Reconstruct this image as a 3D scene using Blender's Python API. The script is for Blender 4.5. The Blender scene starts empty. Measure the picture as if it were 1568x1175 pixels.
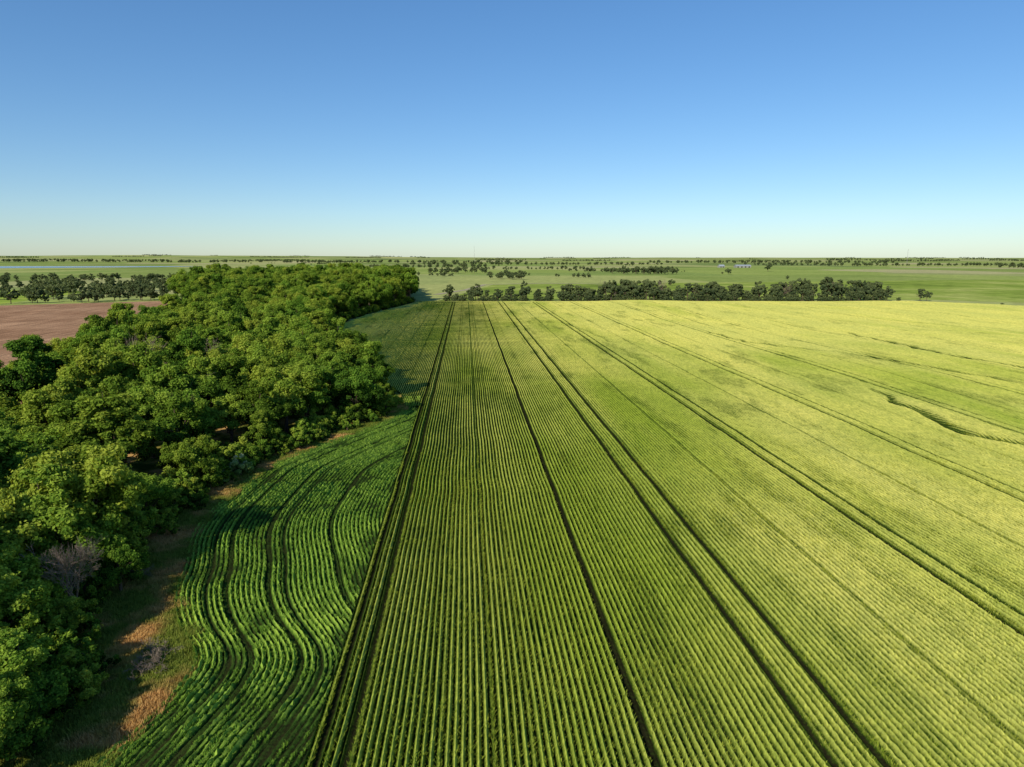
import bpy, math, random
import numpy as np
from mathutils import Vector

rng = np.random.default_rng(7)
random.seed(7)
scene = bpy.context.scene
scene.view_settings.view_transform = 'Standard'
scene.view_settings.look = 'None'
scene.view_settings.exposure = 0

SUN_AZ = 213.0
SUN_EL = 33.0

# ------------------------------------------------------------ helpers
def vnoise(x, y, seed=0):
    x = np.asarray(x, dtype=np.float64); y = np.asarray(y, dtype=np.float64)
    xi = np.floor(x).astype(np.int64); yi = np.floor(y).astype(np.int64)
    fx = x - xi; fy = y - yi
    fx = fx*fx*(3-2*fx); fy = fy*fy*(3-2*fy)
    def h(a, b):
        n = (a*374761393 + b*668265263 + seed*1442695041) & 0x7fffffff
        n = ((n ^ (n >> 13))*1274126177) & 0x7fffffff
        n = n ^ (n >> 16)
        return (n & 0xffff)/65535.0
    return (h(xi, yi)*(1-fx)+h(xi+1, yi)*fx)*(1-fy) + (h(xi, yi+1)*(1-fx)+h(xi+1, yi+1)*fx)*fy

def fbm(x, y, seed=0, o=4):
    s = 0; a = .5; t = 0
    for i in range(o):
        s = s + a*vnoise(x*2**i, y*2**i, seed+i*17); t += a; a *= .5
    return s/t

def sstep(a, b, x):
    t = np.clip((x-a)/(b-a), 0, 1)
    return t*t*(3-2*t)

def make_mesh(name, verts, faces, mats, matidx=None, attrs=None, smooth=False):
    verts = np.asarray(verts, dtype=np.float32); faces = np.asarray(faces, dtype=np.int32)
    k = faces.shape[1]; n = len(faces)
    me = bpy.data.meshes.new(name)
    me.vertices.add(len(verts)); me.vertices.foreach_set('co', verts.ravel())
    me.loops.add(n*k); me.loops.foreach_set('vertex_index', faces.ravel())
    me.polygons.add(n)
    me.polygons.foreach_set('loop_start', np.arange(0, n*k, k, dtype=np.int32))
    me.polygons.foreach_set('loop_total', np.full(n, k, dtype=np.int32))
    if matidx is not None:
        me.polygons.foreach_set('material_index', np.asarray(matidx, dtype=np.int32))
    me.polygons.foreach_set('use_smooth', np.full(n, smooth, dtype=bool))
    for m in mats: me.materials.append(m)
    if attrs:
        for an, av in attrs.items():
            a = me.attributes.new(an, 'FLOAT', 'POINT')
            a.data.foreach_set('value', np.asarray(av, dtype=np.float32).ravel())
    me.update(calc_edges=True)
    me.validate()
    return me

def add_obj(name, me, parent=None, loc=(0,0,0)):
    o = bpy.data.objects.new(name, me)
    scene.collection.objects.link(o)
    o.location = loc
    if parent: o.parent = parent
    return o

# ------------------------------------------------------------ materials
def new_mat(name):
    m = bpy.data.materials.new(name); m.use_nodes = True
    nt = m.node_tree
    for n in list(nt.nodes): nt.nodes.remove(n)
    out = nt.nodes.new('ShaderNodeOutputMaterial')
    return m, nt, out

def ramp(nt, stops, inp):
    r = nt.nodes.new('ShaderNodeValToRGB')
    el = r.color_ramp.elements
    while len(el) < len(stops): el.new(0.5)
    for e, (p, c) in zip(el, stops):
        e.position = p; e.color = (c[0], c[1], c[2], 1)
    nt.links.new(inp, r.inputs[0])
    return r.outputs[0]

def attr(nt, name):
    a = nt.nodes.new('ShaderNodeAttribute'); a.attribute_name = name
    return a.outputs['Fac']

def mixc(nt, fac, a, b, mode='MIX'):
    m = nt.nodes.new('ShaderNodeMix'); m.data_type = 'RGBA'; m.blend_type = mode
    for s, v in ((0, fac), (6, a), (7, b)):
        if hasattr(v, 'links'): nt.links.new(v, m.inputs[s])
        elif s == 0: m.inputs[0].default_value = v
        else: m.inputs[s].default_value = (v[0], v[1], v[2], 1)
    return m.outputs[2]

def math_n(nt, op, a, b, c=None, clamp=False):
    m = nt.nodes.new('ShaderNodeMath'); m.operation = op; m.use_clamp = clamp
    for i, v in enumerate((a, b, c)):
        if v is None: continue
        if hasattr(v, 'links'): nt.links.new(v, m.inputs[i])
        else: m.inputs[i].default_value = v
    return m.outputs[0]

def noise(nt, scale, detail=4, coord=None, mapping=None, rough=.55):
    n = nt.nodes.new('ShaderNodeTexNoise'); n.inputs['Scale'].default_value = scale
    n.inputs['Detail'].default_value = detail; n.inputs['Roughness'].default_value = rough
    g = nt.nodes.new('ShaderNodeNewGeometry')
    src = g.outputs['Position']
    if mapping:
        mp = nt.nodes.new('ShaderNodeMapping'); mp.inputs['Scale'].default_value = mapping
        nt.links.new(src, mp.inputs[0]); src = mp.outputs[0]
    nt.links.new(src, n.inputs['Vector'])
    return n.outputs[0]

def posxyz(nt):
    g = nt.nodes.new('ShaderNodeNewGeometry'); s = nt.nodes.new('ShaderNodeSeparateXYZ')
    nt.links.new(g.outputs['Position'], s.inputs[0]); return s.outputs

def leafy(name, stops, trans=.35, rnd=.35, tcol=None, extra=None, alt=None):
    m, nt, out = new_mat(name)
    a = attr(nt, 'tint')
    oi = nt.nodes.new('ShaderNodeObjectInfo')
    f = math_n(nt, 'MULTIPLY_ADD', oi.outputs['Random'], rnd, -rnd/2)
    f = math_n(nt, 'ADD', a, f, clamp=True)
    c = ramp(nt, stops, f)
    if alt:
        c2 = ramp(nt, alt[0], f)
        c = mixc(nt, alt[1](nt, oi.outputs['Random']), c, c2)
    p = nt.nodes.new('ShaderNodeBsdfDiffuse')
    nt.links.new(c, p.inputs[0])
    t = nt.nodes.new('ShaderNodeBsdfTranslucent')
    tc = mixc(nt, 1.0, c, tcol or (1.6, 1.35, .7), 'MULTIPLY')
    nt.links.new(tc, t.inputs[0])
    mx = nt.nodes.new('ShaderNodeMixShader'); mx.inputs[0].default_value = trans
    nt.links.new(p.outputs[0], mx.inputs[1]); nt.links.new(t.outputs[0], mx.inputs[2])
    nt.links.new(mx.outputs[0], out.inputs[0])
    return m

def diffuse_mat(name, builder, rough=None, bump=None):
    m, nt, out = new_mat(name)
    if rough is None:
        p = nt.nodes.new('ShaderNodeBsdfDiffuse')
    else:
        p = nt.nodes.new('ShaderNodeBsdfPrincipled'); p.inputs['Roughness'].default_value = rough
    c = builder(nt)
    if hasattr(c, 'links'): nt.links.new(c, p.inputs[0])
    else: p.inputs[0].default_value = (*c, 1)
    if bump:
        b = nt.nodes.new('ShaderNodeBump'); b.inputs['Strength'].default_value = bump[1]; b.inputs['Distance'].default_value = bump[2]
        nt.links.new(noise(nt, bump[0], 3), b.inputs['Height']); nt.links.new(b.outputs[0], p.inputs['Normal'])
    nt.links.new(p.outputs[0], out.inputs[0])
    return m

def rand_alt(nt, r):
    x = math_n(nt, 'MULTIPLY', r, 37.3); x = math_n(nt, 'FRACT', x, 0)
    return math_n(nt, 'MULTIPLY', x, .85)
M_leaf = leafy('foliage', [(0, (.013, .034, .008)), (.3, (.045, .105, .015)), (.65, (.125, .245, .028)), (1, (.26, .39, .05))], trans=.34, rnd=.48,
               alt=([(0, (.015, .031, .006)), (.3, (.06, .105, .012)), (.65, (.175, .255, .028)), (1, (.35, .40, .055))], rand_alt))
M_leaf_hazed = leafy('foliage_haze_tint', [(0, (.05, .075, .043)), (.4, (.095, .135, .06)), (1, (.18, .22, .09))], trans=.3)  # distance haze mixed into the leaf colours: paler, bluer than near foliage
M_leaf_pale = leafy('blossom_foliage', [(0, (.07, .13, .03)), (.5, (.18, .28, .07)), (.8, (.32, .4, .16)), (1, (.6, .62, .42))], trans=.3)
def crop_yel(nt, r):
    x, y, z = posxyz(nt)
    a = math_n(nt, 'MULTIPLY_ADD', x, .008, .20)
    b = math_n(nt, 'MULTIPLY_ADD', y, .0035, -.16)
    s = math_n(nt, 'ADD', a, b)
    n = math_n(nt, 'MULTIPLY_ADD', noise(nt, .05, 4, mapping=(1.3, .45, 0)), 1.8, -.85)
    return math_n(nt, 'ADD', s, n, clamp=True)
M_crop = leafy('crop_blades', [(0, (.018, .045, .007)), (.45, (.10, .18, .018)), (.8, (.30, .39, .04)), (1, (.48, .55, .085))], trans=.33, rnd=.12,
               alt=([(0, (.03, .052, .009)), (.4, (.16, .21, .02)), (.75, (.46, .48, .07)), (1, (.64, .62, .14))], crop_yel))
M_crop_h = leafy('headland_blades', [(0, (.025, .07, .012)), (.5, (.14, .28, .034)), (1, (.36, .53, .075))], trans=.35, rnd=.12)
M_weed = leafy('weeds', [(0, (.06, .10, .02)), (.4, (.15, .21, .03)), (1, (.28, .31, .06))], trans=.25, rnd=.5,
               alt=([(0, (.24, .16, .05)), (.5, (.52, .31, .11)), (1, (.68, .45, .18))], lambda nt, r: math_n(nt, 'MULTIPLY_ADD', noise(nt, .2, 4), 7, -3.3, clamp=True)))
M_bark = diffuse_mat('bark', lambda nt: ramp(nt, [(.3, (.06, .045, .03)), (.7, (.16, .12, .09))], noise(nt, 6)), bump=(20, .5, .03))
M_dead = diffuse_mat('dead_wood', lambda nt: ramp(nt, [(.3, (.14, .105, .08)), (.7, (.28, .225, .175))], noise(nt, 3)))

def crop_ground(name, soil, low, high, yel):
    def b(nt):
        p = attr(nt, 'prof')
        n = noise(nt, 5.0, 3)
        s = math_n(nt, 'SUBTRACT', p, .25)
        f = math_n(nt, 'MULTIPLY_ADD', n, .5, s)
        g = ramp(nt, [(0, soil), (.3, low), (.85, high)], f)
        y = ramp(nt, [(0, soil), (.3, tuple(v*1.4 for v in low)), (.8, yel)], f)
        c = mixc(nt, attr(nt, 'yel'), g, y)
        big = noise(nt, .05, 6, mapping=(1, .35, 1))
        v = ramp(nt, [(.3, (.86, .90, .88)), (.7, (1.1, 1.07, 1.0))], big)
        c = mixc(nt, 1.0, c, v, 'MULTIPLY')
        v2 = ramp(nt, [(.35, (.76, .80, .79)), (.65, (1.2, 1.16, 1.15))], noise(nt, 1.1, 5, mapping=(1, .6, 1), rough=.7))
        return mixc(nt, 1.0, c, v2, 'MULTIPLY')
    return diffuse_mat(name, b, bump=(7, .6, .12))
M_field = crop_ground('crop_canopy', (.018, .018, .008), (.035, .068, .008), (.29, .38, .045), (.60, .58, .145))
M_head = crop_ground('headland_canopy', (.022, .025, .009), (.035, .08, .012), (.18, .31, .045), (.29, .40, .055))

# ------------------------------------------------------------ layout curves
EY = np.array([10, 28, 37.5, 48.6, 60.4, 78.5, 96, 109.6, 122, 128, 135, 150, 175, 235, 300, 360, 430, 478])
EX = np.array([-24, -23.5, -22.3, -20.6, -27.6, -31, -29.6, -23.1, -16.5, -14, -12.5, -15, -25, -50, -57, -52, -39, -31])
yy = np.arange(5, 490, .3)
xe_s = np.interp(yy, EY, EX)
k = np.exp(-.5*(np.arange(-15, 16)*.3/1.6)**2); k /= k.sum()
xe_s = np.convolve(np.pad(xe_s, 15, mode='edge'), k, 'valid')
def Xe(y): return np.interp(y, yy, xe_s)
def Yfar(x): return np.interp(x, [-60, -31, 125, 284, 322, 335], [476, 472, 457, 446, 376, 300])

TRACKS = [-9.3, -7.5, 11.0, 21.3, 24.2, 42.9, 45.0, 66.4, 68.6, 90, 92.2, 113, 115.2, 136, 138.2, 160, 162.2, 184, 186.2, 208, 210.2, 232, 234, 256, 258, 280, 282]

GULLY = [([80, 95, 103, 113, 132, 150], [92, 87, 81.5, 83, 85.5, 89], .95, 92, 130),
         ([140, 160, 165, 187, 208, 233, 260], [144, 139.5, 138.5, 137, 138.5, 140.5, 146], 1.1, 150, 240),
         ([140, 165, 189, 222, 246, 270], [124, 116, 110.6, 93.5, 93, 90], .9, 218, 244),
         ([140, 165, 189, 222, 246, 270], [124, 116, 110.6, 93.5, 93, 90], .5, 150, 244),
         ([200, 260, 330], [52, 48, 40], .35, 235, 300),
         ([200, 300, 400], [215, 190, 180], .6, 230, 330)]
def gully(x, y):
    g = np.zeros(np.broadcast(x, y).shape)
    for cy, cx, amp, y0, y1 in GULLY:
        xb = np.interp(y, cy, cx)+2.2*(vnoise(y/6, y*0, 91)-.5)
        wd_ = .45+1.0*vnoise(y/7, y*0+3, 17)
        win = sstep(y0-12, y0, y)*(1-sstep(y1, y1+14, y))
        g = np.maximum(g, amp*win*np.exp(-((x-xb)/wd_)**2)*(.6+.6*vnoise(x/1.2, y/3, 44)))
    return g
def field_z(x, y, g=None):
    z = .75*sstep(10, 30, x)+2.4*fbm(x/55, y/90, 3, 3)*sstep(20, 110, x)
    if g is None: g = gully(x, y)
    z = z-.6*g
    return np.maximum(z*sstep(0, 25, Yfar(x)-y), 0)

# ------------------------------------------------------------ crop field (straight rows)
SP = .48
ncol = int((330+62)/SP)*4
k0 = round(-62.06/SP); x0 = k0*SP
cols = x0+np.arange(ncol)*SP/4
phase = np.arange(ncol) % 4
pf = np.array([1, .55, 0, .55])[phase]
Ys = [27.0]
while Ys[-1] < 478: Ys.append(Ys[-1]+max(.22, .0052*Ys[-1]))
Ys = np.array(Ys)
X, Y = np.meshgrid(cols, Ys)
P = np.broadcast_to(pf, X.shape).copy()
lift = np.clip(.08*sstep(8, 70, X)+.26*sstep(110, 280, Y), 0, .6)
P = P+(1-P)*lift
Xw = X + .16*(vnoise(X*0+2.2, Y/6, 5)-.5) + rng.uniform(-.012, .012, X.shape)
tr = np.zeros_like(X)
for t in TRACKS:
    tr = np.maximum(tr, np.exp(-(np.abs(X-t)/.29)**4))
for t, wt in ((1.5, .5), (3.9, .25), (-2.0, .2), (33, .4), (55.5, .5), (78, .5), (101, .5)):
    tr = np.maximum(tr, wt*np.exp(-(np.abs(X-t)/.22)**4))
pas = np.abs(((X/SP) % 12)-6)
tr = np.maximum(tr, .28*(pas < .6)*(phase[None, :] != 0))
thin = np.clip((fbm(X/3.5, Y/14, 21, 4)-.58)*5, 0, .8)
bare = np.exp(-((X-3)/9)**2-((Y-370)/70)**2)*fbm(X/3, Y/20, 9, 3)*1.5
G = gully(X, Y)
P = P*(1-tr)*(1-.3*thin)*(1-.8*np.clip(G, 0, 1))
Hh = (.45*P+.04)*rng.uniform(.88, 1.12, X.shape)*(.88+.24*fbm(X/5, Y/9, 4, 3))
Z = field_z(X, Y, G)+Hh+.02
yelv = np.clip(.22+.34*sstep(-5, 70, X)+.20*sstep(60, 220, Y)*sstep(-30, 30, X+.04*Y)+.36*sstep(150, 250, Y)+1.7*(fbm(X/12, Y/60, 31, 5)-.5)+.1*sstep(150, 300, X), 0, 1)
Prof = P*(.88+.24*rng.random(X.shape))*(1-.5*np.clip(bare, 0, 1))
nr, nc = X.shape
idx = np.arange(nr*nc).reshape(nr, nc)
q = np.stack([idx[:-1, :-1], idx[:-1, 1:], idx[1:, 1:], idx[1:, :-1]], -1)
xc, yc = X[:-1, :-1], Y[:-1, :-1]
left = np.where(yc < 136, -10.0, Xe(yc))
keep = (xc > left) & (yc < Yfar(xc)) & (xc < 1.02*yc+30)
q = q[keep]
used = np.zeros(nr*nc, bool); used[q.ravel()] = True
remap = np.cumsum(used)-1
V = np.stack([Xw, Y, Z], -1).reshape(-1, 3)[used]
me = make_mesh('crop_field', V, remap[q], [M_field], attrs={'prof': Prof.ravel()[used], 'yel': yelv.ravel()[used]})
add_obj('crop_field', me)

# ------------------------------------------------------------ headland
hy = np.arange(22, 146, .28)
nk = 54*4
HX = np.zeros((len(hy), nk)); HP = np.zeros_like(HX)
base_y = np.arange(-20, 200, .28)
base_x = np.interp(base_y, EY, EX)+.7*np.sin(base_y/3.1)*np.exp(-((base_y-55)/22)**2)
HTR = [2.6, 4.4, 8.2, 9.8, 14.8]
for c in range(nk):
    d = c*SP/4
    sg = 1.4+d*.10
    n = int(3*sg/.28)
    kk = np.exp(-.5*(np.arange(-n, n+1)*.28/sg)**2); kk /= kk.sum()
    xs = np.convolve(np.pad(base_x, n, mode='edge'), kk, 'valid')
    HX[:, c] = np.interp(hy, base_y, xs)+d*.98+.2
    HP[:, c] = [1, .6, 0, .6][c % 4]
    for t in HTR: HP[:, c] *= 1-.85*math.exp(-(abs(d-t)/.26)**4)
HYY = np.repeat(hy[:, None], nk, 1)
fade = 1-.75*np.clip((fbm(HX/2.5, HYY/3.5, 51, 4)-.48)*4, 0, 1)
HP *= fade
HZ = (.40*HP+.03)*rng.uniform(.6, 1.3, HX.shape)+.02
hx = HX+rng.uniform(-.04, .04, HX.shape)
idx = np.arange(HX.size).reshape(HX.shape)
q = np.stack([idx[:-1, :-1], idx[:-1, 1:], idx[1:, 1:], idx[1:, :-1]], -1)
q = q[(HX[:-1, 1:] < -9.85)]
hyel = np.clip(.2+1.2*(fbm(HX/9, HYY/9, 77, 3)-.45), 0, 1)
me = make_mesh('crop_headland', np.stack([hx, HYY, HZ], -1).reshape(-1, 3), q, [M_head], attrs={'prof': HP.ravel(), 'yel': hyel.ravel()})
add_obj('crop_headland', me)

# ------------------------------------------------------------ instancing
def src_collection(name, meshes):
    c = bpy.data.collections.new(name)
    for i, m in enumerate(meshes):
        o = bpy.data.objects.new('%s_%02d' % (name, i), m); c.objects.link(o)
    return c

def instancer(name, coll, pts, rot, scl, ids):
    pts = np.asarray(pts, dtype=np.float32)
    me = bpy.data.meshes.new(name)
    me.vertices.add(len(pts)); me.vertices.foreach_set('co', pts.ravel())
    for an, av, ty in (('rotz', rot, 'FLOAT'), ('scl', scl, 'FLOAT'), ('pick', ids, 'INT')):
        a = me.attributes.new(an, ty, 'POINT')
        a.data.foreach_set('value', np.asarray(av, dtype=np.float32 if ty == 'FLOAT' else np.int32))
    o = add_obj(name, me)
    ng = bpy.data.node_groups.new(name+'_scatter', 'GeometryNodeTree')
    ng.interface.new_socket('Geometry', in_out='INPUT', socket_type='NodeSocketGeometry')
    ng.interface.new_socket('Geometry', in_out='OUTPUT', socket_type='NodeSocketGeometry')
    N = ng.nodes; L = ng.links
    gi = N.new('NodeGroupInput'); go = N.new('NodeGroupOutput')
    iop = N.new('GeometryNodeInstanceOnPoints')
    ci = N.new('GeometryNodeCollectionInfo'); ci.inputs['Collection'].default_value = coll
    ci.inputs['Separate Children'].default_value = True; ci.inputs['Reset Children'].default_value = True
    def na(nm, ty):
        n = N.new('GeometryNodeInputNamedAttribute'); n.data_type = ty; n.inputs[0].default_value = nm
        return n.outputs[0]
    cx = N.new('ShaderNodeCombineXYZ'); L.new(na('rotz', 'FLOAT'), cx.inputs[2])
    er = N.new('FunctionNodeEulerToRotation'); L.new(cx.outputs[0], er.inputs[0])
    L.new(gi.outputs[0], iop.inputs['Points']); L.new(ci.outputs[0], iop.inputs['Instance'])
    iop.inputs['Pick Instance'].default_value = True
    L.new(na('pick', 'INT'), iop.inputs['Instance Index'])
    L.new(er.outputs[0], iop.inputs['Rotation']); L.new(na('scl', 'FLOAT'), iop.inputs['Scale'])
    L.new(iop.outputs[0], go.inputs[0])
    md = o.modifiers.new('scatter', 'NODES'); md.node_group = ng
    return o

def tuft_row(name, length, n, mat, hmin, hmax, width, spread, bw):
    y = rng.uniform(-length/2, length/2, n)
    x = rng.normal(0, spread, n)
    h = rng.uniform(hmin, hmax, n)*(1-.5*np.clip(np.abs(x)/(3*spread), 0, 1))
    az = rng.uniform(0, 2*np.pi, n)
    lean = rng.uniform(.15, .85, n)
    dx, dy = np.cos(az), np.sin(az)
    sx, sy = -dy*bw/2, dx*bw/2
    V = []; T = []
    for (t, wf, lf) in ((0, 1, 0), (.6, 1.0, .35), (1.0, .35, 1.0)):
        cx_ = x+dx*lean*h*lf*.7; cy_ = y+dy*lean*h*lf*.7; cz = h*t*(1-.2*lean*lf)
        for s in (-1, 1):
            V.append(np.stack([cx_+s*sx*wf, cy_+s*sy*wf, cz], -1))
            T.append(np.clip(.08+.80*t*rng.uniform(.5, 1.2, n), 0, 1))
    V = np.stack(V, 1).reshape(-1, 3); T = np.stack(T, 1).ravel()
    b = np.arange(n)*6
    f = np.concatenate([np.stack([b, b+1, b+3, b+2], -1), np.stack([b+2, b+3, b+5, b+4], -1)])
    return make_mesh(name, V, f, [mat], attrs={'tint': T})
SEG = 1.0
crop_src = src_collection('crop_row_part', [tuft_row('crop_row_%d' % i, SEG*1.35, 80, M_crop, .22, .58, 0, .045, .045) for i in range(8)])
head_src = src_collection('headland_row_part', [tuft_row('head_row_%d' % i, SEG*1.1, 80, M_crop_h, .2, .55, 0, .09, .045) for i in range(6)])
pts = []; ks = np.arange(math.ceil(-9.6/SP), int(130/SP))
for kx in ks:
    xx = kx*SP
    if min(abs(xx-t) for t in TRACKS) < .27: continue
    ymax = 115
    ymin = max(29, (xx-28)/1.0)
    if ymin >= ymax: continue
    y = np.arange(ymin, ymax, SEG)+rng.uniform(-.5, .5); y = y+rng.uniform(-.3, .3, len(y))
    pts.append(np.stack([np.full_like(y, xx)+.16*(vnoise(y*0+2.2, y/6, 5)-.5)+rng.normal(0, .016, len(y)), y], -1))
pts = np.concatenate(pts)
gg = gully(pts[:, 0], pts[:, 1])
th = np.clip((fbm(pts[:, 0]/3.5, pts[:, 1]/14, 21, 4)-.56)*5, 0, .8)
pts = pts[rng.random(len(pts)) > np.maximum(np.maximum(gg*1.2, th*.2), sstep(75, 115, pts[:, 1]))]
zz = field_z(pts[:, 0], pts[:, 1])+.03
n = len(pts)
sc = rng.uniform(.87, 1.13, n)*(.85+.3*fbm(pts[:, 0]/5, pts[:, 1]/9, 4, 3))
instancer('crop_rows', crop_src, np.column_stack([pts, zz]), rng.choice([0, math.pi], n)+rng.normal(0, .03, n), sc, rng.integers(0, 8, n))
hp = []; hr = []
for c in range(0, nk, 4):
    d = c*SP/4
    if min(abs(d-t) for t in HTR) < .3: continue
    ys = np.arange(24, 142, SEG*.9)+rng.uniform(-.4, .4); ys = ys+rng.uniform(-.2, .2, len(ys))
    xs = np.interp(ys, hy, HX[:, c]); sl = np.interp(ys, hy, np.gradient(HX[:, c], hy))
    ok = xs < -10.1
    hp.append(np.stack([xs, ys, 0*ys+.03], -1)[ok]); hr.append(-np.arctan(sl[ok]))
hp = np.concatenate(hp); hr = np.concatenate(hr)
hf = np.clip((fbm(hp[:, 0]/2.5, hp[:, 1]/3.5, 51, 4)-.48)*4, 0, 1)
okk = rng.random(len(hp)) > .55*hf
hp = hp[okk]; hr = hr[okk]; hf = hf[okk]; n = len(hp)
instancer('headland_rows', head_src, hp, hr+rng.normal(0, .05, n), rng.uniform(.75, 1.12, n)*(1-.3*hf), rng.integers(0, 6, n))

# ------------------------------------------------------------ trees
def tube(path, radii, sides=6):
    path = np.asarray(path, float); n = len(path)
    V = []
    for i in range(n):
        t = path[min(i+1, n-1)]-path[max(i-1, 0)]; t /= (np.linalg.norm(t)+1e-9)
        a = np.cross(t, [0.31, .95, .1]); a /= (np.linalg.norm(a)+1e-9); b = np.cross(t, a)
        for s in range(sides):
            an = 2*math.pi*s/sides
            V.append(path[i]+radii[i]*(a*math.cos(an)+b*math.sin(an)))
    F = []
    for i in range(n-1):
        for s in range(sides):
            s2 = (s+1) % sides
            F.append((i*sides+s, i*sides+s2, (i+1)*sides+s2, (i+1)*sides+s))
    return np.array(V), np.array(F)

def join(parts):
    V = []; F = []; o = 0
    for v, f in parts:
        V.append(v); F.append(np.asarray(f)+o); o += len(v)
    return np.concatenate(V), np.concatenate(F)

def leaf_tree(name, seed, H, R, nleaf, ls, leafmat, low=.16, nl=9, nsub=80):
    r = np.random.default_rng(seed)
    parts = []
    lobes = []
    cz = H*(low+(1-low)*.5); hz = H*(1-low)*.5
    for i in range(nl):
        a = i*2.4+r.uniform(-.4, .4); e = r.uniform(-.75, .9)
        rr = R*.62*math.sqrt(max(0, 1-e*e*.85))*r.uniform(.7, 1.15)
        lobes.append((np.array([math.cos(a)*rr, math.sin(a)*rr, cz+e*hz*.68]), R*r.uniform(.25, .44)))
    lobes.append((np.array([r.uniform(-.15, .15)*R, r.uniform(-.15, .15)*R, cz+hz*.6]), R*.38))
    lobes.append((np.array([0, 0, cz]), R*.5))
    tr_r = max(.09, H*.022)
    fork = np.array([r.uniform(-.2, .2), r.uniform(-.2, .2), H*.34])
    parts.append(tube([[0, 0, -.3], [.05, 0, H*.1], fork*[.6, .6, .7], fork, [fork[0], fork[1], H*.62]], [tr_r*1.5, tr_r*1.1, tr_r*.95, tr_r*.8, tr_r*.3], 7))
    for (c, rad) in lobes:
        st = fork*r.uniform(.6, 1.15); mid = (st+c)/2+[0, 0, r.uniform(-.05, .08)*H]
        parts.append(tube([st, mid, c, c+(c-mid)*.5], [tr_r*.5, tr_r*.33, tr_r*.18, tr_r*.05], 5))
    wv, wf = join(parts)
    sub = []; per = np.array([l[1]**2 for l in lobes]); per /= per.sum()
    for i in range(nsub):
        c, rad = lobes[r.choice(len(lobes), p=per)]
        d = r.normal(size=3); d[2] += .35; d /= np.linalg.norm(d)
        d[2] *= .85
        sr = R*r.uniform(.06, .17)
        sub.append((c+d*rad*r.uniform(.7, 1.25), sr, r.uniform(-.22, .22)))
    SC = np.array([s[0] for s in sub]); SR = np.array([s[1] for s in sub]); ST = np.array([s[2] for s in sub])
    w = SR**2; w /= w.sum()
    ch = r.choice(nsub, nleaf, p=w)
    d = r.normal(size=(nleaf, 3)); d[:, 2] += .3; d /= np.linalg.norm(d, axis=1)[:, None]
    rad = SR[ch]*(.45+.65*r.random(nleaf)**.6)
    stick = r.random(nleaf) < .14; rad[stick] *= 1.45
    C = SC[ch]+d*rad[:, None]*[1, 1, .85]
    out = C-np.array([0, 0, cz-.1*H]); out /= (np.linalg.norm(out, axis=1)[:, None]+1e-6)
    N = d*.6+out*.5+r.normal(size=(nleaf, 3))*.6+[0, 0, .25]; N /= np.linalg.norm(N, axis=1)[:, None]
    A = np.cross(N, r.normal(size=(nleaf, 3))); A /= np.linalg.norm(A, axis=1)[:, None]; B = np.cross(N, A)
    s = ls*r.uniform(.6, 1.3, nleaf)[:, None]
    lv = np.stack([C-A*s*.6, C+B*s*.36+N*s*.08, C+A*s*.6, C-B*s*.36+N*s*.08], 1).reshape(-1, 3)
    lf = np.arange(nleaf*4).reshape(-1, 4)+len(wv)
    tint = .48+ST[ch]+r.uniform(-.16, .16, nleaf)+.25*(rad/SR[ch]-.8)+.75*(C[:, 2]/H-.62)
    V = np.concatenate([wv, lv]); F = np.concatenate([wf, lf])
    T = np.concatenate([np.zeros(len(wv)), np.repeat(np.clip(tint, 0, 1), 4)])
    mi = np.concatenate([np.zeros(len(wf)), np.ones(nleaf)])
    return make_mesh(name, V, F, [M_bark, leafmat], mi, {'tint': T})

def bare_tree(name, seed, H, spread=.5, depth=6, mat=None, r0=None):
    r = np.random.default_rng(seed); parts = []
    def grow(p, d, L, rad, dep):
        q1 = p+d*L*.5+r.normal(size=3)*L*.05; q2 = p+d*L+r.normal(size=3)*L*.08
        parts.append(tube([p, q1, q2], [rad, rad*.85, rad*.65], 6 if dep > 3 else 3))
        if dep == 0: return
        for i in range(3 if dep < depth else 4):
            nd = d+r.normal(size=3)*spread; nd[2] += .12; nd /= np.linalg.norm(nd)
            st = q2 if i < 2 else q1
            grow(st, nd, L*r.uniform(.62, .85), max(rad*.58, .013), dep-1)
    grow(np.array([0, 0, -.2]), np.array([0, 0, 1.]), H*.27, r0 or H*.016, depth)
    v, f = join(parts)
    return make_mesh(name, v, f, [mat or M_dead])

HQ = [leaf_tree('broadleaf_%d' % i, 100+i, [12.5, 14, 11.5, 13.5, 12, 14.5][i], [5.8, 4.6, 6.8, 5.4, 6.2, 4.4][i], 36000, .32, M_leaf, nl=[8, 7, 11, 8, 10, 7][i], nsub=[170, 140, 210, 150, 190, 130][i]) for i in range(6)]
FAR = [leaf_tree('far_broadleaf_%d' % i, 300+i, 12, [5.8, 5.2, 6.6, 5.4][i], 5000, .7, M_leaf_hazed, low=.05, nsub=70) for i in range(4)]
SHR = [leaf_tree('shrub_%d' % i, 500+i, 3.2, [2.1, 1.8, 2.4][i], 6000, .2, M_leaf, low=.0, nl=6, nsub=50) for i in range(3)]
SHP = leaf_tree('blossom_shrub', 520, 3.6, 2.2, 8000, .2, M_leaf_pale, low=.0, nl=6, nsub=50)
BARE = [bare_tree('bare_tree_a', 1, 9.5, .42), bare_tree('bare_tree_b', 2, 13, .4)]
BRUSH = bare_tree('brush_mesh', 5, 4.2, .75, 5, r0=.04)

def Lx(y): return np.interp(y, [0, 20, 60, 120, 140, 195, 240, 330, 420, 500, 660], [-45, -48, -62, -88, -90, -107, -104, -128, -160, -200, -215])
def Rx(y):
    off = np.interp(y, [20, 36, 46, 50, 60, 66, 80, 120, 132, 480, 481], [8, 7.5, 8, 9.8, 8.5, 6, 5, 4.6, 4.6, 5, 6])
    e = np.where(y < 478, Xe(np.minimum(y, 478)), -31-(y-478)*.12)
    return e-off

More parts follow.
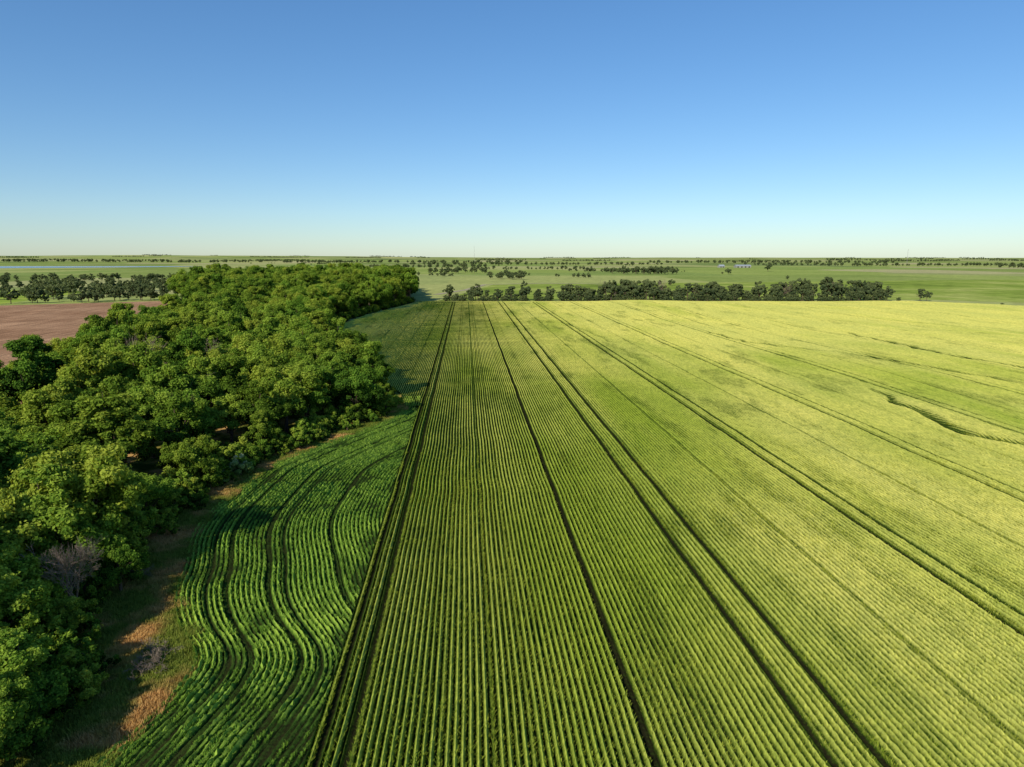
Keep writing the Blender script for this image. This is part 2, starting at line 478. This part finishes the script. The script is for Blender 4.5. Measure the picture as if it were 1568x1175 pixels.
bares = [(-32.5, 54, 0, 1.0), (-66, 143, 1, 1.2), (-61, 138, 1, 1.1), (-57, 147, 1, 1.1), (-46, 124, 0, 1.3), (-69, 92, 0, 1.3)]
cand = []
g = 8.3
for yv in np.arange(22, 650, g*.87):
    for xv in np.arange(-225, -16, g*(1.0 if yv < 200 else 1.1)):
        x = xv+rng.uniform(-3.2, 3.2)+(g/2 if int(yv/g) % 2 else 0); y = yv+rng.uniform(-3.2, 3.2)
        if Lx(y) < x < Rx(y) and x > -(0.86*y+32):
            if min(math.hypot(x-b[0], y-b[1]+1.5) for b in bares) < 4.3: continue
            cand.append((x, y))
near = [c for c in cand if c[1] < 150 and not (c[1] < 46)]
near += [(-45, 74), (-31, 43.5), (-35.5, 39.5), (-30.5, 36.0), (-38, 45.5), (-41, 41), (-42, 50)]
tail = [(-36, 51, .62), (-36.0, 58.5, .62), (-30.8, 50.2, .32), (-28.8, 41.5, .55), (-28.2, 37, .5), (-34.3, 47, .7), (-27.6, 33.5, .5), (-40, 57, .85), (-31.5, 59.5, .42)]
trees = [(x, y, None) for x, y in near]+tail
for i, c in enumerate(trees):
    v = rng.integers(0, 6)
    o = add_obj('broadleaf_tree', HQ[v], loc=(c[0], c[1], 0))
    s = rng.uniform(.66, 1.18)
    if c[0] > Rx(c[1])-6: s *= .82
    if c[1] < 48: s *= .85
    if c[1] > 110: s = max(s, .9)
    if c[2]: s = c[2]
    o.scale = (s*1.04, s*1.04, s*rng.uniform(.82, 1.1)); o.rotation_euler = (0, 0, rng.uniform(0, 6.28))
far = np.array([c for c in cand if c[1] >= 150])
hq_src = src_collection('woodland_tree', HQ)
fs = np.interp(far[:, 1], [150, 200, 330, 470, 650], [1.0, 1.0, 1.15, 1.45, 1.55])*rng.uniform(.66, 1.2, len(far))
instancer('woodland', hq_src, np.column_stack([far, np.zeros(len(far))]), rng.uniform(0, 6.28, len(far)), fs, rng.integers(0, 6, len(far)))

sp = []
for y in np.arange(26, 470, 1.6):
    for _ in range(3):
        x = float(Rx(y))+rng.uniform(-5, 3.3)
        if 44 < y < 60 and rng.random() < .4: continue
        sp.append((x, y, 0))
sp = np.array(sp)
shr_src = src_collection('hedge_shrub', SHR)
instancer('edge_shrubs', shr_src, sp, rng.uniform(0, 6.28, len(sp)), rng.uniform(.35, 1.3, len(sp)), rng.integers(0, 3, len(sp)))
for (x, y, s) in ((-31.5, 93, .9), (-33.0, 90, .7)):
    o = add_obj('flowering_shrub', SHP, loc=(x, y, 0)); o.scale = (s,)*3; o.rotation_euler[2] = x
for (x, y, v, s) in bares:
    o = add_obj('bare_tree', BARE[v], loc=(x, y, 0)); o.scale = (s,)*3; o.rotation_euler[2] = y
for (x, y, s) in ((-22.6, 47.3, .7), (-24.0, 48.6, .6), (-23.6, 46.2, .55), (-31, 62, .6)):
    o = add_obj('dead_brush', BRUSH, loc=(x, y, 0)); o.scale = (s*1.2, s*1.2, s); o.rotation_euler[2] = x

wd = []
for _ in range(18000):
    y = 24+120*rng.random()**1.4; x = float(Xe(y))-rng.uniform(-.7, 10)
    wd.append((x, y, 0))
wd = np.array(wd)
w_src = src_collection('weed_tuft', [tuft_row('weed_%d' % i, 1.0, 80, M_weed, .2, .65, 0, .33, .04) for i in range(4)])
instancer('rough_grass', w_src, wd, rng.uniform(0, 6.28, len(wd)), rng.uniform(.3, 1.1, len(wd)), rng.integers(0, 4, len(wd)))

# ------------------------------------------------------------ terrain
def terrain_z(x, y):
    r = np.hypot(x, y)
    z = sstep(900, 2500, r)*7*(fbm(x/700+40, y/700+40, 61, 3)-.45)
    lake = np.exp(-(((x+1500)/1500)**4+((y-2300)/1100)**4))
    z = z*(1-lake)
    left = 1-sstep(-2500, 1500, x)
    z = z+sstep(3300, 9000, r)*(8+44*left*fbm(x/2200, y/2200, 66, 3)+14*fbm(x/1500, y/1500, 67, 2))
    return z
ang = np.linspace(0, 2*math.pi, 361)
rad = np.concatenate([[0.01], np.geomspace(15, 16000, 170)])
A, Rr = np.meshgrid(ang, rad)
TX, TY = Rr*np.cos(A), Rr*np.sin(A)
TZ = terrain_z(TX, TY)
idx = np.arange(TX.size).reshape(TX.shape)
q = np.stack([idx[:-1, :-1], idx[:-1, 1:], idx[1:, 1:], idx[1:, :-1]], -1).reshape(-1, 4)[:, ::-1]
def ground_col(nt):
    g = nt.nodes.new('ShaderNodeNewGeometry')
    vo = nt.nodes.new('ShaderNodeTexVoronoi'); vo.distance = 'CHEBYCHEV'; vo.inputs['Scale'].default_value = 1/420; vo.inputs['Randomness'].default_value = .8
    nt.links.new(g.outputs['Position'], vo.inputs['Vector'])
    sep = nt.nodes.new('ShaderNodeSeparateColor'); nt.links.new(vo.outputs['Color'], sep.inputs[0])
    fields = ramp(nt, [(0, (.12, .18, .05)), (.25, (.31, .39, .09)), (.45, (.50, .48, .20)), (.65, (.15, .22, .07)), (.8, (.30, .40, .09)), (1, (.56, .46, .28))], sep.outputs[0])
    past = ramp(nt, [(.3, (.10, .15, .05)), (.5, (.26, .32, .09)), (.7, (.46, .46, .18))], noise(nt, .005, 8, rough=.72))
    fine = ramp(nt, [(.3, (.65, .65, .68)), (.7, (1.2, 1.2, 1.15))], noise(nt, .1, 6, rough=.65))
    c = mixc(nt, .36, fields, past)
    c = mixc(nt, 1.0, c, fine, 'MULTIPLY')
    near_n = ramp(nt, [(.42, (.06, .10, .018)), (.50, (.19, .19, .04)), (.60, (.52, .32, .12))], noise(nt, .2, 4))
    sx = nt.nodes.new('ShaderNodeVectorMath'); sx.operation = 'LENGTH'; nt.links.new(g.outputs['Position'], sx.inputs[0])
    mr = nt.nodes.new('ShaderNodeMapRange'); mr.inputs[1].default_value = 150; mr.inputs[2].default_value = 190
    nt.links.new(sx.outputs['Value'], mr.inputs[0])
    return mixc(nt, mr.outputs[0], near_n, c)
M_ground = diffuse_mat('grassland', ground_col)
add_obj('ground', make_mesh('ground', np.stack([TX, TY, TZ], -1).reshape(-1, 3), q, [M_ground], smooth=True))

def poly_sheet(name, pts2, z, mat):
    me = bpy.data.meshes.new(name)
    me.from_pydata([(x, y, z) for x, y in pts2], [], [list(range(len(pts2)))]); me.materials.append(mat); me.update()
    return add_obj(name, me)
M_soil = diffuse_mat('ploughed_soil', lambda nt: mixc(nt, 1.0, ramp(nt, [(.3, (.29, .16, .09)), (.7, (.46, .28, .165))], noise(nt, .03, 6)),
          ramp(nt, [(.35, (.6, .6, .6)), (.65, (1.15, 1.15, 1.15))], noise(nt, .8, 3, mapping=(1, .06, 1))), 'MULTIPLY'), bump=(1.2, 1, .3))
poly_sheet('ploughed_field', [(-80, 120), (-96, 210), (-110, 300), (-150, 400), (-196, 498), (-290, 452), (-420, 405), (-700, 330), (-700, 90)], .05, M_soil)
M_g1 = diffuse_mat('meadow_bright', lambda nt: ramp(nt, [(.3, (.2, .3, .04)), (.7, (.35, .42, .08))], noise(nt, .03, 5)))
poly_sheet('meadow', [(-300, 458), (-430, 412), (-700, 340), (-900, 560), (-560, 700), (-330, 640)], .04, M_g1)
M_g2 = diffuse_mat('pasture_green', lambda nt: mixc(nt, 1.0, ramp(nt, [(.34, (.13, .19, .035)), (.5, (.25, .33, .06)), (.66, (.42, .45, .13))], noise(nt, .009, 8, rough=.7)),
          ramp(nt, [(.35, (.7, .7, .7)), (.65, (1.15, 1.15, 1.1))], noise(nt, .08, 6, rough=.7)), 'MULTIPLY'))
poly_sheet('pasture', [(-20, 480), (330, 470), (420, 390), (1300, 350), (1500, 900), (700, 880), (30, 760)], .04, M_g2)
M_water = bpy.data.materials.new('water'); M_water.use_nodes = True
bs = M_water.node_tree.nodes['Principled BSDF']; bs.inputs['Base Color'].default_value = (.12, .18, .24, 1); bs.inputs['Roughness'].default_value = .2; bs.inputs['Specular IOR Level'].default_value = .4
poly_sheet('lake', [(-2800, 2050), (-1650, 1900), (-1300, 1940), (-900, 2150), (-850, 2300), (-1300, 2330), (-2300, 2450), (-3200, 2500)], .6, M_water)
M_track = diffuse_mat('dirt_track', lambda nt: ramp(nt, [(.3, (.30, .26, .17)), (.7, (.42, .37, .26))], noise(nt, .3, 3)))
def ribbon(name, path, w, z, mat):
    path = [Vector((a, b)) for a, b in path]; V = []
    for i, p in enumerate(path):
        t = (path[min(i+1, len(path)-1)]-path[max(i-1, 0)]).normalized(); nrm = Vector((-t.y, t.x))
        for s in (-1, 1):
            qv = p+nrm*w*s/2; V.append((qv.x, qv.y, float(terrain_z(qv.x, qv.y))+z))
    F = [(2*i, 2*i+1, 2*i+3, 2*i+2) for i in range(len(path)-1)]
    return add_obj(name, make_mesh(name, V, F, [mat]))
ribbon('dirt_track', [(-25, 560), (0, 640), (20, 760), (90, 800), (160, 760)], 6, .12, M_track)

# ------------------------------------------------------------ distant trees
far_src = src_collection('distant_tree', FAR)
D = []
def line(xa, ya, xb, yb, n, s0, s1, jit):
    for t in np.linspace(0, 1, n):
        D.append((xa+(xb-xa)*t+rng.normal()*jit, ya+(yb-ya)*t+rng.normal()*jit, rng.uniform(s0, s1)))
def clump(x, y, n, r, s0, s1):
    for _ in range(n): D.append((x+rng.normal()*r, y+rng.normal()*r*.6, rng.uniform(s0, s1)))
belt = []
def bl(xa, ya, xb, yb, n, s0, s1, jit):
    for t in np.linspace(0, 1, n):
        belt.append((xa+(xb-xa)*t+rng.normal()*jit, ya+(yb-ya)*t+rng.normal()*jit*.5, rng.uniform(s0, s1)))
bl(-14, 482, 58, 476, 20, .4, 1.0, 3)
bl(66, 474, 130, 470, 28, .5, 1.3, 3)
bl(130, 470, 232, 464, 42, .5, 1.15, 3)
bl(228, 464, 292, 460, 24, .7, 1.45, 3)
bl(-14, 478, 60, 474, 60, .25, .55, 2)
bl(66, 473, 288, 456, 210, .3, .62, 2)
belt += [(311, 452, .75), (318, 455, .6), (322, 392, .35), (300, 458, .35)]
belt = np.array(belt)
line(-200, 505, -300, 470, 22, .4, 1.0, 9); line(-190, 560, -330, 520, 26, .6, 1.2, 14); line(-170, 640, -380, 600, 40, .6, 1.2, 18)
line(-330, 700, -520, 760, 20, .4, 1.0, 24)
line(-330, 880, -800, 980, 50, .4, .9, 28); line(-200, 800, -420, 900, 26, .6, 1.0, 30)
clump(320, 1220, 34, 26, .8, 1.3); clump(60, 950, 12, 18, .7, 1.0)
clump(-20, 1300, 18, 40, .7, 1.1)
D.append((640, 1430, 1.6)); D.append((430, 900, .5))
line(0, 1700, 300, 1640, 30, .5, .9, 6); line(-260, 1900, 60, 1950, 40, .7, 1.1, 8)
line(1000, 2400, 2100, 2250, 130, .6, 1.2, 12); line(-200, 2600, 700, 2500, 80, .8, 1.2, 15)
line(1500, 1850, 2200, 1700, 80, .6, 1.3, 10); line(900, 3300, 2000, 3100, 100, .8, 1.5, 20)
line(-900, 3500, 300, 3400, 90, .9, 1.5, 30); line(-2500, 3600, -1100, 3700, 120, .9, 1.6, 40)
for _ in range(30):
    y = 720*math.exp(rng.random()*1.6); x = rng.uniform(-.5, .38)*y
    if x < -.33*y and y > 950: continue
    nn = int(2+rng.random()**2.5*34); a = rng.uniform(-.5, .5); L = nn*rng.uniform(1.2, 4.0); sz = rng.uniform(.35, .9)
    for _ in range(nn):
        t = rng.normal()*.6
        D.append((x+t*L*math.cos(a)+rng.normal()*4, y+t*L*math.sin(a)+rng.normal()*9, sz*rng.uniform(.4, 1.15)))
for _ in range(60):
    y = 3400+rng.random()*6500; x = rng.uniform(-.8, .95)*y; L = rng.uniform(60, 450)
    for t in np.arange(0, L, 9.0): D.append((x+t, y+rng.normal()*8, rng.uniform(.5, 1.2)))
D = np.array(D)
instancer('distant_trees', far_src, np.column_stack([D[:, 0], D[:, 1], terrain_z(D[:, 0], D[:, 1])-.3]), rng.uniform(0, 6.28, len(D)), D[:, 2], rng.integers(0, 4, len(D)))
M_belt = [leaf_tree('belt_tree_%d' % i, 700+i, 12, [5.0, 4.4, 5.6, 4.2][i], 11000, .42, M_leaf_hazed, low=.2, nsub=80, nl=9) for i in range(4)]
belt_src = src_collection('belt_tree', M_belt+[BARE[1]])
pk = rng.integers(0, 4, len(belt)); pk[(rng.random(len(belt)) < .12) & (belt[:, 2] > .6)] = 4
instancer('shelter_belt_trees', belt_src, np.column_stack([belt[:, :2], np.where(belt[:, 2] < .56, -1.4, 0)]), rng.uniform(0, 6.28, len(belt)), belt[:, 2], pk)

# ------------------------------------------------------------ farm buildings and masts
def box(cx, cy, cz, sx, sy, sz):
    v = [(cx+a*sx/2, cy+b*sy/2, cz+c*sz/2) for c in (-1, 1) for b in (-1, 1) for a in (-1, 1)]
    f = [(0, 2, 3, 1), (4, 5, 7, 6), (0, 1, 5, 4), (2, 6, 7, 3), (0, 4, 6, 2), (1, 3, 7, 5)]
    return np.array(v), np.array(f)
M_wall = diffuse_mat('metal_wall', lambda nt: ramp(nt, [(.3, (.24, .24, .23)), (.7, (.3, .3, .29))], noise(nt, .5)))
M_roof = diffuse_mat('metal_roof', lambda nt: ramp(nt, [(.3, (.26, .30, .34)), (.7, (.34, .38, .42))], noise(nt, .5)))
M_dark = diffuse_mat('opening', lambda nt: (.05, .05, .055))
def barn(name, x, y, L, W, h, rise, rot=0):
    e = bpy.data.objects.new(name, None); scene.collection.objects.link(e); e.location = (x, y, float(terrain_z(x, y))); e.rotation_euler[2] = rot
    add_obj('walls', make_mesh('walls', *box(0, 0, h/2, L, W, h), [M_wall]), e)
    a = .6
    v = [(-L/2-a, -W/2-a, h), (L/2+a, -W/2-a, h), (L/2+a, 0, h+rise), (-L/2-a, 0, h+rise), (-L/2-a, W/2+a, h), (L/2+a, W/2+a, h)]
    v = v+[(p[0], p[1], p[2]+.25) for p in v]
    f = [(6, 7, 8, 9), (9, 8, 11, 10), (0, 3, 2, 1), (3, 4, 5, 2), (0, 1, 7, 6), (4, 10, 11, 5), (0, 6, 9, 3), (3, 9, 10, 4), (1, 2, 8, 7), (2, 5, 11, 8)]
    add_obj('roof', make_mesh('roof', v, f, [M_roof]), e)
    gv = [(-L/2, -W/2, h), (-L/2, W/2, h), (-L/2, 0, h+rise-.05), (L/2, -W/2, h), (L/2, W/2, h), (L/2, 0, h+rise-.05)]
    add_obj('gables', make_mesh('gables', gv, [(0, 2, 1), (3, 4, 5)], [M_wall]), e)
    n = max(2, int(L/9))
    for i in range(n):
        add_obj('door_%d' % i, make_mesh('door', *box(-L/2+(i+.5)*L/n, -W/2-.03, h*.35, L/n*.4, .1, h*.7), [M_dark]), e)
barn('metal_barn', 800, 1960, 44, 20, 5, 3)
barn('farm_house', 735, 1955, 16, 12, 4, 4, .2)
def mast(x, y, h, w):
    z = float(terrain_z(x, y)); parts = []
    for i in range(3):
        a = i*2.094
        parts.append(tube([[w*math.cos(a), w*math.sin(a), 0], [w*.6*math.cos(a), w*.6*math.sin(a), h]], [.2, .14], 4))
    for j in range(int(h/6)):
        for i in range(3):
            a = i*2.094; b = a+2.094; kx = w*(1-.4*j*6/h)
            parts.append(tube([[kx*math.cos(a), kx*math.sin(a), j*6], [kx*math.cos(b), kx*math.sin(b), j*6+6]], [.12, .12], 3))
    v, f = join(parts); add_obj('radio_mast', make_mesh('radio_mast', v, f, [M_wall]), loc=(x, y, z))
mast(40, 3300, 82, .9); mast(2050, 3100, 66, .7)

# ------------------------------------------------------------ light, sky, camera
az = math.radians(SUN_AZ); el = math.radians(SUN_EL)
sd = Vector((math.sin(az)*math.cos(el), math.cos(az)*math.cos(el), math.sin(el)))
sl = bpy.data.lights.new('sun', 'SUN'); sl.energy = 5.0; sl.angle = math.radians(.5); sl.color = (1, .91, .74)
so = bpy.data.objects.new('sun', sl); scene.collection.objects.link(so); so.rotation_euler = (-sd).to_track_quat('-Z', 'Y').to_euler()
w = bpy.data.worlds.new('World'); scene.world = w; w.use_nodes = True
nt = w.node_tree; bg = nt.nodes['Background']
sky = nt.nodes.new('ShaderNodeTexSky'); sky.sky_type = 'NISHITA'; sky.sun_disc = False
sky.sun_elevation = el; sky.sun_rotation = az; sky.air_density = 1.0; sky.dust_density = .3; sky.ozone_density = 2.6; sky.altitude = 300
gm = nt.nodes.new('ShaderNodeGamma'); gm.inputs['Gamma'].default_value = .82
nt.links.new(sky.outputs[0], gm.inputs[0])
hs = nt.nodes.new('ShaderNodeHueSaturation'); hs.inputs['Saturation'].default_value = 1.28
nt.links.new(gm.outputs[0], hs.inputs['Color'])
tint = mixc(nt, 1.0, hs.outputs[0], (.85, 1.0, 1.16), 'MULTIPLY')
nt.links.new(tint, bg.inputs[0]); bg.inputs[1].default_value = .15

cam = bpy.data.cameras.new('camera'); co = bpy.data.objects.new('camera', cam); scene.collection.objects.link(co)
cam.sensor_width = 36; cam.lens = 36*1045/1568; cam.clip_end = 40000; cam.clip_start = .5
co.location = (0, 0, 30); co.rotation_euler = (math.radians(90-10.5), 0, math.radians(-3.8))
scene.camera = co
